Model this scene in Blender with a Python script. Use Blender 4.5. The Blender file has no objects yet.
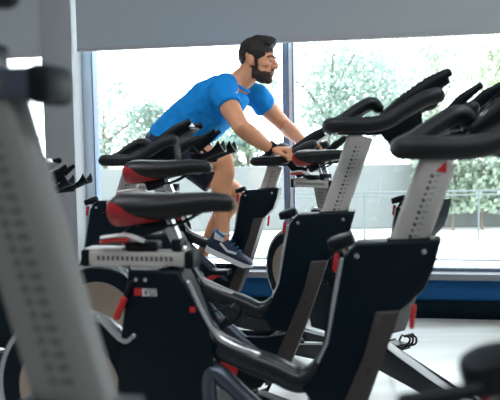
import bpy, bmesh, math, random
from mathutils import Vector, Matrix, noise

random.seed(7)
S = bpy.context.scene
COL = S.collection
rad = math.radians

# ------------------------------------------------------------------ camera
cam_d = bpy.data.cameras.new('camera')
cam = bpy.data.objects.new('camera', cam_d)
COL.objects.link(cam)
cam_d.sensor_width = 36.0
cam_d.lens = 700 * 36.0 / 500.0
cam_d.clip_start = 0.05
cam_d.clip_end = 300
PITCH, ROLL = rad(4.1), rad(1.0)
R0 = Vector((1, 0, 0)); F0 = Vector((0, math.cos(PITCH), -math.sin(PITCH))); U0 = R0.cross(F0)
RR = R0 * math.cos(ROLL) - U0 * math.sin(ROLL)
UU = R0 * math.sin(ROLL) + U0 * math.cos(ROLL)
M3 = Matrix((RR, UU, -F0)).transposed()
cam.matrix_world = Matrix.Translation((0, 0, 1.05)) @ M3.to_4x4()
cam_d.dof.use_dof = True
cam_d.dof.focus_distance = 3.5
cam_d.dof.aperture_fstop = 4.4
S.camera = cam

# ------------------------------------------------------------------ world, lights, exposure
w = bpy.data.worlds.new('sky'); S.world = w
w.use_nodes = True
bg = w.node_tree.nodes['Background']
bg.inputs['Color'].default_value = (0.90, 0.96, 1.0, 1)
bg.inputs['Strength'].default_value = 6.5

def area(name, loc, rot, sx, sy, energy, color=(1, 1, 1)):
    d = bpy.data.lights.new(name, 'AREA'); d.shape = 'RECTANGLE'
    d.size = sx; d.size_y = sy; d.energy = energy; d.color = color
    o = bpy.data.objects.new(name, d); COL.objects.link(o)
    o.location = loc; o.rotation_euler = rot
    return o
area('overhead_fill_light', (0.3, -0.4, 3.12), (0, 0, 0), 3.0, 1.2, 55, (0.94, 0.98, 1.0))  # unseen overhead fill lamps, added to brighten rider and bikes from the front
area('overhead_fill_light', (-1.6, 2.0, 3.12), (0, 0, 0), 1.2, 1.2, 32, (0.94, 0.98, 1.0))
area('overhead_fill_light', (1.6, 2.0, 3.12), (0, 0, 0), 1.2, 1.2, 32, (0.94, 0.98, 1.0))

S.view_settings.view_transform = 'Standard'
S.view_settings.look = 'None'
S.view_settings.gamma = 1
S.view_settings.use_curve_mapping = False
S.view_settings.exposure = 0.0

# ------------------------------------------------------------------ materials
MATS = {}
def mat(name, col, rough=0.5, metal=0.0, spec=0.5, bump=0.0, bscale=60, var=0.0, vscale=8, coat=0.0, aniso=0.0, sheen=0.0):
    if name in MATS: return MATS[name]
    m = bpy.data.materials.new(name); m.use_nodes = True
    nt = m.node_tree; b = nt.nodes['Principled BSDF']
    b.inputs['Base Color'].default_value = (*col, 1)
    b.inputs['Roughness'].default_value = rough
    b.inputs['Metallic'].default_value = metal
    b.inputs['Specular IOR Level'].default_value = spec
    b.inputs['Coat Weight'].default_value = coat
    b.inputs['Anisotropic'].default_value = aniso
    b.inputs['Sheen Weight'].default_value = sheen
    tc = nt.nodes.new('ShaderNodeTexCoord')
    if var > 0:
        n = nt.nodes.new('ShaderNodeTexNoise'); n.inputs['Scale'].default_value = vscale; n.inputs['Detail'].default_value = 6
        nt.links.new(tc.outputs['Object'], n.inputs['Vector'])
        r = nt.nodes.new('ShaderNodeValToRGB')
        r.color_ramp.elements[0].position = 0.3; r.color_ramp.elements[1].position = 0.7
        r.color_ramp.elements[0].color = (*[c * (1 - var) for c in col], 1)
        r.color_ramp.elements[1].color = (*[min(1, c * (1 + var)) for c in col], 1)
        nt.links.new(n.outputs['Fac'], r.inputs['Fac'])
        nt.links.new(r.outputs['Color'], b.inputs['Base Color'])
    if bump > 0:
        n = nt.nodes.new('ShaderNodeTexNoise'); n.inputs['Scale'].default_value = bscale; n.inputs['Detail'].default_value = 4
        nt.links.new(tc.outputs['Object'], n.inputs['Vector'])
        bp = nt.nodes.new('ShaderNodeBump'); bp.inputs['Strength'].default_value = bump; bp.inputs['Distance'].default_value = 0.01
        nt.links.new(n.outputs['Fac'], bp.inputs['Height'])
        nt.links.new(bp.outputs['Normal'], b.inputs['Normal'])
    MATS[name] = m
    return m

BLACK = mat('black_plastic', (0.004, 0.0075, 0.011), 0.42, spec=0.22, bump=0.05, bscale=300)
FRAME = mat('black_powder_coat', (0.0025, 0.0095, 0.0155), 0.38, spec=0.18)
BEAM = mat('charcoal_satin_metal', (0.020, 0.025, 0.030), 0.30, 0.2)
BROWNG = mat('dark_grey_post_sleeve', (0.06, 0.052, 0.05), 0.42, 0.2)
RUBBER = mat('black_rubber', (0.010, 0.012, 0.015), 0.5, spec=0.35, bump=0.1, bscale=400)
VINYL = mat('black_saddle_vinyl', (0.009, 0.009, 0.0105), 0.42, spec=0.4, bump=0.08, bscale=250)
ALU = mat('brushed_aluminium', (0.62, 0.60, 0.57), 0.45, 0.35, var=0.06, vscale=30)
POSTG = mat('grey_seat_post', (0.21, 0.21, 0.205), 0.5, 0.2)
SILVER = mat('bright_steel', (0.7, 0.7, 0.72), 0.25, 0.9)
TUBEB = mat('blue_grey_steel_tube', (0.09, 0.11, 0.145), 0.3, 0.6)
RED = mat('red_plastic', (0.55, 0.018, 0.022), 0.4)
DRED = mat('dark_red_vinyl', (0.42, 0.012, 0.016), 0.42)
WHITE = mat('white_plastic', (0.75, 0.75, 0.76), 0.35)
MARK = mat('dark_print', (0.03, 0.03, 0.03), 0.6)
MARKG = mat('grey_print', (0.11, 0.105, 0.10), 0.6)
GLOSS = mat('glossy_black_display', (0.01, 0.012, 0.015), 0.12, coat=0.5)
DISC = mat('brown_brushed_flywheel', (0.50, 0.41, 0.33), 0.36, 0.8, aniso=0.85)
RIM = mat('pale_flywheel_rim', (0.5, 0.53, 0.55), 0.3, 0.7)

_t = DISC.node_tree; _tg = _t.nodes.new('ShaderNodeTangent'); _tg.direction_type = 'RADIAL'; _tg.axis = 'Y'
_t.links.new(_tg.outputs['Tangent'], _t.nodes['Principled BSDF'].inputs['Tangent'])

# ------------------------------------------------------------------ mesh helpers
def link_mesh(name, bm, m, parent=None, smooth=True, angle=40):
    me = bpy.data.meshes.new(name)
    bmesh.ops.recalc_face_normals(bm, faces=bm.faces[:])
    bm.to_mesh(me); bm.free()
    for mm in (m if isinstance(m, (list, tuple)) else [m]): me.materials.append(mm)
    if smooth:
        for p in me.polygons: p.use_smooth = True
        try: me.set_sharp_from_angle(angle=rad(angle))
        except Exception: pass
    o = bpy.data.objects.new(name, me); COL.objects.link(o)
    if parent: o.parent = parent
    return o

def add_box(bm, c, size, rot=None, bev=0.0, seg=2):
    r = bmesh.ops.create_cube(bm, size=1.0)
    vs = r['verts']
    mt = Matrix.Translation(Vector(c)) @ (rot.to_4x4() if rot else Matrix.Identity(4)) @ Matrix.Diagonal((*size, 1))
    bmesh.ops.transform(bm, matrix=mt, verts=vs)
    if bev > 0:
        es = list({e for v in vs for e in v.link_edges})
        bmesh.ops.bevel(bm, geom=es, offset=bev, segments=seg, affect='EDGES', profile=0.5)

def add_prism(bm, poly, y0, y1, bev=0.004, seg=2):
    """polygon in the x-z plane, extruded along y, rims bevelled"""
    a = [bm.verts.new((x, y0, z)) for x, z in poly]
    b = [bm.verts.new((x, y1, z)) for x, z in poly]
    n = len(poly)
    f0 = bm.faces.new(a); f1 = bm.faces.new(b[::-1])
    for i in range(n):
        bm.faces.new((a[i], b[i], b[(i + 1) % n], a[(i + 1) % n]))
    if bev > 0:
        es = list(set(f0.edges) | set(f1.edges))
        bmesh.ops.bevel(bm, geom=es, offset=bev, segments=seg, affect='EDGES', profile=0.5)

def catmull(pts, n=6):
    P = [Vector(p) for p in pts]
    P = [P[0] * 2 - P[1]] + P + [P[-1] * 2 - P[-2]]
    out = []
    for i in range(1, len(P) - 2):
        for k in range(n):
            t = k / n
            a, b, c, d = P[i - 1], P[i], P[i + 1], P[i + 2]
            out.append(0.5 * ((2 * b) + (c - a) * t + (2 * a - 5 * b + 4 * c - d) * t * t + (3 * b - a - 3 * c + d) * t ** 3))
    out.append(P[-2].copy())
    return out

def lerp_list(v, n):
    out = []
    for i in range(len(v) - 1):
        for k in range(n): out.append(v[i] + (v[i + 1] - v[i]) * k / n)
    out.append(v[-1]); return out

def add_tube(bm, pts, r, side=(0, 1, 0), seg=14, round_cap=True, power=2.0):
    """tube along pts; r = list of (half width along side, half width across) or floats"""
    P = [Vector(p) for p in pts]; n = len(P)
    if not isinstance(r, (list, tuple)): r = [r] * n
    r = [(q, q) if not isinstance(q, (list, tuple)) else q for q in r]
    sd = Vector(side).normalized()
    rings = []
    def ring(c, T, a, b):
        s = (sd - T * sd.dot(T))
        if s.length < 1e-4: s = Vector((1, 0, 0)) - T * T.x
        s.normalize(); u = T.cross(s)
        vs = []
        for k in range(seg):
            t = 2 * math.pi * k / seg
            cx, cy = math.cos(t), math.sin(t)
            if power != 2.0:
                cx = math.copysign(abs(cx) ** (2 / power), cx); cy = math.copysign(abs(cy) ** (2 / power), cy)
            vs.append(bm.verts.new(c + s * (a * cx) + u * (b * cy)))
        return vs
    T0 = (P[1] - P[0]).normalized(); T1 = (P[-1] - P[-2]).normalized()
    if round_cap:
        for f in (0.97, 0.75, 0.4):
            k = math.sqrt(1 - f * f); rings.append(ring(P[0] - T0 * (min(r[0]) * f), T0, r[0][0] * k, r[0][1] * k))
    for i in range(n):
        T = (P[min(i + 1, n - 1)] - P[max(i - 1, 0)]).normalized()
        rings.append(ring(P[i], T, *r[i]))
    if round_cap:
        for f in (0.4, 0.75, 0.97):
            k = math.sqrt(1 - f * f); rings.append(ring(P[-1] + T1 * (min(r[-1]) * f), T1, r[-1][0] * k, r[-1][1] * k))
    for a, b in zip(rings, rings[1:]):
        for k in range(seg):
            bm.faces.new((a[k], a[(k + 1) % seg], b[(k + 1) % seg], b[k]))
    bm.faces.new(rings[0][::-1]); bm.faces.new(rings[-1])

def add_cyl(bm, p0, p1, r0, r1=None, seg=20, bev=0.0):
    r1 = r0 if r1 is None else r1
    p0, p1 = Vector(p0), Vector(p1); T = (p1 - p0); L = T.length; T.normalize()
    a = T.orthogonal().normalized(); b = T.cross(a)
    prof = [(0, r0), (L, r1)] if bev <= 0 else [(0, r0 - bev), (bev * 0.3, r0 - bev * 0.3), (bev, r0), (L - bev, r1), (L - bev * 0.3, r1 - bev * 0.3), (L, r1 - bev)]
    rings = []
    for d, q in prof:
        rings.append([bm.verts.new(p0 + T * d + (a * math.cos(2 * math.pi * k / seg) + b * math.sin(2 * math.pi * k / seg)) * q) for k in range(seg)])
    for u, v in zip(rings, rings[1:]):
        for k in range(seg): bm.faces.new((u[k], u[(k + 1) % seg], v[(k + 1) % seg], v[k]))
    bm.faces.new(rings[0][::-1]); bm.faces.new(rings[-1])

def add_lathe(bm, prof, c, seg=48):
    """closed profile [(radius, y)] turned about the y axis through c"""
    rings = []
    for r, y in prof:
        rings.append([bm.verts.new((c[0] + r * math.cos(2 * math.pi * k / seg), c[1] + y, c[2] + r * math.sin(2 * math.pi * k / seg))) for k in range(seg)])
    n = len(prof)
    for i in range(n):
        u, v = rings[i], rings[(i + 1) % n]
        for k in range(seg): bm.faces.new((u[k], u[(k + 1) % seg], v[(k + 1) % seg], v[k]))

def add_ball(bm, c, r, seg=16):
    m = Matrix.Translation(Vector(c)) @ Matrix.Diagonal((*(r if isinstance(r, (tuple, list)) else (r, r, r)), 1))
    bmesh.ops.create_uvsphere(bm, u_segments=seg, v_segments=max(8, seg // 2 + 2), radius=1.0, matrix=m)

def B(): return bmesh.new()

def thing(name, label, cat, loc=(0, 0, 0), rz=0.0, group=None):
    o = bpy.data.objects.new(name, None); COL.objects.link(o)
    o.empty_display_size = 0.1
    o.location = loc; o.rotation_euler = (0, 0, rz)
    o['label'] = label; o['category'] = cat
    if group: o['group'] = group
    return o
def tag(o, label, cat, group=None):
    o['label'] = label; o['category'] = cat
    if group: o['group'] = group
    return o
def struct(o):
    o['kind'] = 'structure'; return o

# ------------------------------------------------------------------ the room
KW = 0.17
WB = math.atan(KW)
WY0 = 4.435
WM = Matrix.Translation((0, WY0, 0)) @ Matrix.Rotation(-WB, 4, 'Z')      # window wall frame: x along the wall, y outwards

def wallbox(name, x0, x1, y0, y1, z0, z1, m, bev=0.003):
    bm = B()
    add_box(bm, ((x0 + x1) / 2, (y0 + y1) / 2, (z0 + z1) / 2), (x1 - x0, y1 - y0, z1 - z0), bev=bev)
    bm.transform(WM)
    return link_mesh(name, bm, m)

M_COL = mat('grey_column_paint', (0.33, 0.345, 0.36), 0.7)
M_WALL = mat('light_grey_wall_paint', (0.42, 0.42, 0.43), 0.8)
M_CEIL = mat('white_ceiling', (0.6, 0.6, 0.6), 0.9)
M_NAVY = mat('navy_blue_wall_paint', (0.004, 0.075, 0.22), 0.5, spec=.2)
M_SKIRT = mat('black_skirting', (0.002, 0.009, 0.014), 0.5, spec=.06)
M_WFRAME = mat('pale_blue_window_frame', (0.62, 0.74, 0.86), 0.4)
M_MULL = mat('slate_window_mullion', (0.17, 0.23, 0.33), 0.4)
M_SILLW = mat('white_window_sill', (0.80, 0.80, 0.84), 0.4)
M_SILLG = mat('grey_sill_edge', (0.20, 0.21, 0.24), 0.4)

# floor: pale polished concrete with faint blotches
mf = bpy.data.materials.new('pale_polished_floor'); mf.use_nodes = True
nt = mf.node_tree; b = nt.nodes['Principled BSDF']
tc = nt.nodes.new('ShaderNodeTexCoord')
n1 = nt.nodes.new('ShaderNodeTexNoise'); n1.inputs['Scale'].default_value = 1.6; n1.inputs['Detail'].default_value = 8
mp = nt.nodes.new('ShaderNodeMapping'); mp.inputs['Scale'].default_value = (0.6, 2.5, 1)
nt.links.new(tc.outputs['Object'], mp.inputs['Vector']); nt.links.new(mp.outputs['Vector'], n1.inputs['Vector'])
rp = nt.nodes.new('ShaderNodeValToRGB')
rp.color_ramp.elements[0].position = 0.35; rp.color_ramp.elements[0].color = (0.38, 0.37, 0.34, 1)
rp.color_ramp.elements[1].position = 0.62; rp.color_ramp.elements[1].color = (0.56, 0.59, 0.60, 1)
nt.links.new(n1.outputs['Fac'], rp.inputs['Fac']); nt.links.new(rp.outputs['Color'], b.inputs['Base Color'])
b.inputs['Roughness'].default_value = 0.30
n2 = nt.nodes.new('ShaderNodeTexNoise'); n2.inputs['Scale'].default_value = 6; n2.inputs['Detail'].default_value = 4
bp = nt.nodes.new('ShaderNodeBump'); bp.inputs['Strength'].default_value = 0.08; bp.inputs['Distance'].default_value = 0.02
nt.links.new(tc.outputs['Object'], n2.inputs['Vector']); nt.links.new(n2.outputs['Fac'], bp.inputs['Height']); nt.links.new(bp.outputs['Normal'], b.inputs['Normal'])

def quadslab(name, pts, z0, z1, m):
    bm = B()
    a = [bm.verts.new((x, y, z0)) for x, y in pts]; c = [bm.verts.new((x, y, z1)) for x, y in pts]
    bm.faces.new(a[::-1]); bm.faces.new(c)
    for i in range(len(pts)): bm.faces.new((a[i], a[(i + 1) % len(pts)], c[(i + 1) % len(pts)], c[i]))
    return struct(link_mesh(name, bm, m, smooth=False))
XL, XR, YB = -3.6, 4.0, -3.2
def wy(x): return WY0 - KW * x
foot = [(XL, YB), (XR, YB), (XR, wy(XR) + 0.15), (XL, wy(XL) + 0.15)]
quadslab('floor', foot, -0.1, 0.0, mf)
quadslab('ceiling', foot, 3.2, 3.3, M_CEIL)
quadslab('wall_left', [(XL - .15, YB), (XL, YB), (XL, wy(XL) + .15), (XL - .15, wy(XL) + .15)], -0.1, 3.3, M_WALL)
quadslab('wall_right', [(XR, YB), (XR + .15, YB), (XR + .15, wy(XR) + .15), (XR, wy(XR) + .15)], -0.1, 3.3, M_WALL)
quadslab('wall_front', [(XL - .15, YB - .15), (XR + .15, YB - .15), (XR + .15, YB), (XL - .15, YB)], -0.1, 3.3, M_WALL)

x_end0, x_end1 = -3.6, 4.2
struct(wallbox('wall_back', x_end0, x_end1, 0.0, 0.18, 0.0, 0.24, M_NAVY))
struct(wallbox('wall_back_header', x_end0, x_end1, 0.02, 0.2, 2.75, 3.2, M_WALL))
struct(wallbox('baseboard_back', x_end0, x_end1, -0.025, -0.001, 0.0, 0.112, M_SKIRT))
struct(wallbox('trim_1', x_end0, x_end1, -0.05, 0.18, 0.241, 0.281, M_SILLG, 0.006))
struct(wallbox('trim_2', x_end0, -2.2, 0.02, 0.18, 0.282, 2.74, M_WALL))
struct(wallbox('wall_column', -1.322, -1.118, -0.11, 0.19, 0.0, 3.2, M_COL, 0.004))
for ci, (x0, x1) in enumerate(((-2.2, -1.36), (-1.125, 0.247), (0.250, 2.0), (2.004, 4.2))):
    fm = 0.068 if ci == 1 else 0.022
    z0, z1, rw = 0.282, 2.74, 0.036
    bm = B()
    add_box(bm, ((x0 + x1) / 2, .10, z0 + .008), (x1 - x0 - fm - rw, .08, .016))
    bm.transform(WM)
    wf = struct(link_mesh('window_%d' % (ci + 1), bm, M_MULL))
    for nm, xa, xb, za, zb, mm in (('head_rail', x0 + fm, x1 - rw, z1 - .04, z1, M_MULL), ('transom', x0 + fm, x1 - rw, .345, .353, M_MULL), ('jamb', x0, x0 + fm, z0, z1, M_WFRAME if ci == 1 else M_SILLW), ('jamb', x1 - rw, x1, z0, z1, M_MULL), ('bead', x0 + fm + .001, x0 + fm + .010, z0 + .02, z1 - .05, M_MULL)):
        bm = B(); add_box(bm, ((xa + xb) / 2, .10, (za + zb) / 2), (xb - xa, .09, zb - za), bev=.003); bm.transform(WM); link_mesh(nm, bm, mm, wf)
    bm = B(); add_box(bm, ((x0 + fm + x1 - rw) / 2, .11, (z0 + z1) / 2), (x1 - x0 - fm - rw, .008, z1 - z0 - .05)); bm.transform(WM)
    if 'glass' not in MATS:
        g = bpy.data.materials.new('clear_glass'); g.use_nodes = True
        t = g.node_tree; t.nodes.clear()
        o_ = t.nodes.new('ShaderNodeOutputMaterial'); mx = t.nodes.new('ShaderNodeMixShader')
        tr = t.nodes.new('ShaderNodeBsdfTransparent'); tr.inputs['Color'].default_value = (0.96, 0.985, 0.98, 1)
        gl = t.nodes.new('ShaderNodeBsdfGlossy'); gl.inputs['Roughness'].default_value = 0.02
        mx.inputs['Fac'].default_value = 0.04
        t.links.new(tr.outputs[0], mx.inputs[1]); t.links.new(gl.outputs[0], mx.inputs[2]); t.links.new(mx.outputs[0], o_.inputs[0])
        MATS['glass'] = g
    link_mesh('glass_pane', bm, MATS['glass'], wf, smooth=False)

# roller blinds
M_BLIND = mat('grey_blind_fabric', (0.40, 0.44, 0.46), 0.85, bump=0.1, bscale=500)
M_HEM = mat('grey_blind_hem', (0.40, 0.40, 0.41), 0.6)
def blind(x0, x1, zb, label):
    t = wallbox('window_blind', x0, x1, -0.085, -0.08, zb + .022, 3.19, M_BLIND, 0)
    tag(t, label, 'blind', None)
    h = wallbox('hem_bar', x0, x1, -0.095, -0.07, zb, zb + .022, M_HEM, .005)
    h.parent = t
blind(-2.25, -1.326, 1.672, 'grey roller blind half lowered left of the grey column')
blind(-1.09, 4.15, 1.694, 'wide grey roller blind drawn over the tall windows behind the man')

# ------------------------------------------------------------------ outside
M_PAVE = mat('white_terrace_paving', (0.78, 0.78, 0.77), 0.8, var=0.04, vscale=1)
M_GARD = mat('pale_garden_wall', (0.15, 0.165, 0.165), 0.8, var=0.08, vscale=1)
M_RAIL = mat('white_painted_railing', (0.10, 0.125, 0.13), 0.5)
M_BARK = mat('brown_bark', (0.16, 0.12, 0.09), 0.9)
bm = B(); add_box(bm, (0, 45, -0.67), (140, 80, 0.14)); terr = struct(link_mesh('terrace_ground', bm, M_PAVE, smooth=False))
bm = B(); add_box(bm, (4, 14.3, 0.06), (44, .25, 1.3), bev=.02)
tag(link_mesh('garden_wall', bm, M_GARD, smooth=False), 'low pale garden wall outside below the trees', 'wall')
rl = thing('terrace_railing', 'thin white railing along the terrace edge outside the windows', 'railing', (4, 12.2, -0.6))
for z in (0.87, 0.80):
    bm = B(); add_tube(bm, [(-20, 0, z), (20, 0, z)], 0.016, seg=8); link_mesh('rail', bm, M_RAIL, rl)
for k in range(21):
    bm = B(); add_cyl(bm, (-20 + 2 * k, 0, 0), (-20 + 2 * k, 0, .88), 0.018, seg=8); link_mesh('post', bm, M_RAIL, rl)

def leafmat(name, col):
    m = bpy.data.materials.new(name); m.use_nodes = True
    t = m.node_tree; p = t.nodes['Principled BSDF']
    oi = t.nodes.new('ShaderNodeTexCoord'); n = t.nodes.new('ShaderNodeTexNoise'); n.inputs['Scale'].default_value = 1.3; n.inputs['Detail'].default_value = 3
    r = t.nodes.new('ShaderNodeValToRGB')
    r.color_ramp.elements[0].position = .35; r.color_ramp.elements[1].position = .68
    r.color_ramp.elements[0].color = (*[c * .7 for c in col], 1); r.color_ramp.elements[1].color = (*[min(1, c * 1.25) for c in col], 1)
    t.links.new(oi.outputs['Object'], n.inputs['Vector']); t.links.new(n.outputs['Fac'], r.inputs['Fac']); t.links.new(r.outputs['Color'], p.inputs['Base Color'])
    p.inputs['Roughness'].default_value = .6
    tl = t.nodes.new('ShaderNodeBsdfTranslucent'); mx = t.nodes.new('ShaderNodeMixShader'); mx.inputs['Fac'].default_value = .45
    t.links.new(r.outputs['Color'], tl.inputs['Color'])
    t.links.new(p.outputs[0], mx.inputs[1]); t.links.new(tl.outputs[0], mx.inputs[2]); t.links.new(mx.outputs[0], t.nodes['Material Output'].inputs[0])
    return m
LEAF = [leafmat('pale_green_leaves', (0.34, 0.42, 0.33)), leafmat('bluish_green_leaves', (0.32, 0.41, 0.36)), leafmat('yellow_green_leaves', (0.37, 0.43, 0.30))]

def tree(x, y, trunk_h, h, rx, rz, n, mi, label, seed, group, clumps=16, leaf=0.13):
    rnd = random.Random(seed)
    t = thing('tree', label, 'tree', (x, y, -0.6), 0, group)
    bm = B(); add_tube(bm, [(0, 0, 0), (.05, 0, trunk_h * .5), (-.05, .05, trunk_h + .4), (0, 0, h - rz * .6)], [.11, .09, .07, .02], seg=8)
    for k in range(6):
        a = rnd.uniform(0, 6.28); zz = rnd.uniform(trunk_h * .7, h - rz)
        add_tube(bm, [(0, 0, zz), (math.cos(a) * rx * .4, math.sin(a) * rx * .4, zz + rz * .35), (math.cos(a) * rx * .75, math.sin(a) * rx * .75, zz + rz * .55)], [.045, .03, .012], seg=6)
    link_mesh('trunk', bm, M_BARK, t)
    cz = h - rz
    cl = []
    for k in range(clumps):
        while True:
            p = Vector((rnd.uniform(-1, 1), rnd.uniform(-1, 1), rnd.uniform(-1, 1)))
            if p.length < 1: break
        cl.append((Vector((p.x * rx * .85, p.y * rx * .7, cz + p.z * rz * .85)), rnd.uniform(.28, .5) * min(rx, rz)))
    bm = B()
    for k in range(n):
        c, r = cl[rnd.randrange(clumps)]
        d = Vector((rnd.gauss(0, 1), rnd.gauss(0, 1), rnd.gauss(0, 1))).normalized() * (r * rnd.uniform(.3, 1.05))
        q = c + d
        u = Vector((rnd.gauss(0, 1), rnd.gauss(0, 1), rnd.gauss(0, 1))).normalized()
        v = u.orthogonal().normalized(); v.rotate(Matrix.Rotation(rnd.uniform(0, 6.28), 3, u))
        L = leaf * rnd.uniform(.6, 1.3); wv = u.cross(v) * L * .35
        bm.faces.new([bm.verts.new(q - v * L * .5), bm.verts.new(q + wv), bm.verts.new(q + v * L * .5), bm.verts.new(q - wv)])
    me = bpy.data.meshes.new('foliage'); bm.to_mesh(me); bm.free(); me.materials.append(LEAF[mi])
    o = bpy.data.objects.new('foliage', me); COL.objects.link(o); o.parent = t
    return t
TG = 'trees outside the windows'
tree(-3.6, 17.5, 1.0, 3.6, 1.7, 1.5, 3000, 1, 'small pale tree seen through the window between the column and the man', 3, TG)
tree(-6.3, 17.0, 1.0, 3.7, 1.2, 1.5, 2000, 0, 'pale tree seen through the narrow window at the far left', 4, TG)
tree(2.2, 18.9, 1.0, 5.2, 2.3, 2.3, 7000, 1, 'pale bluish-green tree beyond the window just right of the man', 5, TG, 32)
tree(6.6, 24.5, 1.2, 6.8, 2.6, 2.9, 6500, 0, 'green tree with loose crown standing behind the middle handlebar', 8, TG, 30)
tree(7.5, 18.0, .7, 4.8, 1.9, 2.2, 6500, 2, 'yellow-green tree at the right edge beyond the window', 11, TG, 22)
tree(0.0, 15.5, .5, 2.5, 1.3, 1.1, 3000, 0, 'low rounded tree beyond the window beneath the man\'s arms', 12, TG, 14)
hd = thing('hedge', 'leafy green hedge in front of the low garden wall at the right', 'hedge', (6.6, 13.7, -0.6))
rnd = random.Random(21); bm = B()
for k in range(9000):
    q = Vector((rnd.uniform(-3.4, 3.6), rnd.uniform(-.3, .3), 0))
    q.z = rnd.uniform(.35, 1.75 + .35 * noise.noise((q.x * .8, 3.1, 0)) + .2 * noise.noise((q.x * 3, 1, 0)))
    u = Vector((rnd.gauss(0, 1), rnd.gauss(0, 1), rnd.gauss(0, 1))).normalized(); v = u.orthogonal().normalized()
    L = .12 * rnd.uniform(.6, 1.3); wv = u.cross(v) * L * .4
    bm.faces.new([bm.verts.new(q - v * L * .5), bm.verts.new(q + wv), bm.verts.new(q + v * L * .5), bm.verts.new(q - wv)])
me = bpy.data.meshes.new('foliage'); bm.to_mesh(me); bm.free(); me.materials.append(LEAF[0])
o = bpy.data.objects.new('foliage', me); COL.objects.link(o); o.parent = hd
bm = B()
for k in range(12): add_cyl(bm, (-3.2 + .58 * k, 0, 0), (-3.2 + .58 * k, 0, 1.2), .025, seg=6)
link_mesh('stem', bm, M_BARK, hd)

# ------------------------------------------------------------------ spin bikes
# local axes: x towards the handlebar, y to the rider's left, z up; x = 0 under the brake knob
def make_saddle(parent, tx, z, dx):
    """lofted saddle: tail at tx, nose at tx + .285; z = height of its upper face"""
    NS, NR = 26, 28
    def sec(t):
        # half width, top z, bottom z at t in 0 (tail) .. 1 (nose)
        hw = 0.078 * (1 - t) ** 0.0
        if t < .35: hw = .078 + .004 * math.sin(t / .35 * math.pi)
        else:
            q = (t - .35) / .65
            hw = .078 - (.078 - .024) * (3 * q * q - 2 * q ** 3) ** .75
        top = -.006 * max(0, 1 - t / .12) - .003 * math.sin(math.pi * min(1, max(0, (t - .15) / .7))) - .012 * max(0, (t - .70) / .30) ** 2
        thick = .084 - .022 * min(1, max(0, t - .15) / .4) - .022 * max(0, (t - .5) / .5)
        return hw, top, thick
    def ringpt(t, ph, grow=0.0):
        e = 1.0
        if t < .10: e = math.sqrt(max(0.0, 1 - ((.10 - t) / .10) ** 2)) * .92 + .08
        if t > .93: e = math.sqrt(max(0.0, 1 - ((t - .93) / .07) ** 2)) * .9 + .1
        hw, top, th = sec(t)
        c, s = math.cos(ph), math.sin(ph)
        cx = math.copysign(abs(c) ** .75, c); sx = math.copysign(abs(s) ** .8, s)
        zc = top - th / 2
        y = cx * hw * (e if t > .5 else .35 + .65 * e)
        zz = zc + sx * th / 2 * (e if t > .5 else .30 + .70 * e)
        if t < .5 and sx < 0: y *= (1 - .25 * (-sx))
        x = tx + t * .310
        v = Vector((x, y, z + zz))
        if grow:
            d = Vector((0 if t > .1 else -.6, cx, sx)); d.normalize(); v += d * grow
        return v
    bm = B(); rings = []
    ts = [0, .012, .03, .06] + [.1 + .83 * k / (NS - 9) for k in range(NS - 8)] + [.95, .97, .985, 1.0]
    for t in ts: rings.append([bm.verts.new(ringpt(t, 2 * math.pi * k / NR)) for k in range(NR)])
    for a, b in zip(rings, rings[1:]):
        for k in range(NR): bm.faces.new((a[k], a[(k + 1) % NR], b[(k + 1) % NR], b[k]))
    bm.faces.new(rings[0][::-1]); bm.faces.new(rings[-1])
    sd = link_mesh('saddle', bm, VINYL, parent, angle=60)
    # red inserts: on each flank of the tail, tapering forward along the lower edge
    for sgn in (1, -1):
        bm = B(); grid = []
        for i in range(15):
            q = i / 14
            t = 0.004 + .42 * q
            p_hi = .75 - 1.62 * q ** 1.05
            p_lo = -1.05 + .10 * q
            if p_hi < p_lo + .02: p_hi = p_lo + .02
            row = []
            for j in range(9):
                p = p_lo + (p_hi - p_lo) * j / 8
                ph = p if sgn > 0 else math.pi - p
                row.append(bm.verts.new(ringpt(t, ph, .0018)))
            grid.append(row)
        for i in range(14):
            for j in range(8): bm.faces.new((grid[i][j], grid[i + 1][j], grid[i + 1][j + 1], grid[i][j + 1]))
        ins = link_mesh('red_insert', bm, DRED, sd, angle=80)
        ins['label'] = 'dark red tail flank'
    # rails and clamp below
    bm = B()
    for s in (1, -1):
        add_tube(bm, catmull([(tx + .05, s * .028, z - .074), (tx + .10, s * .024, z - .085), (tx + .17, s * .02, z - .078), (tx + .225, s * .010, z - .050)], 4), .0035, seg=8)
    link_mesh('saddle_rail', bm, BLACK, sd)
    return sd

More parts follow.
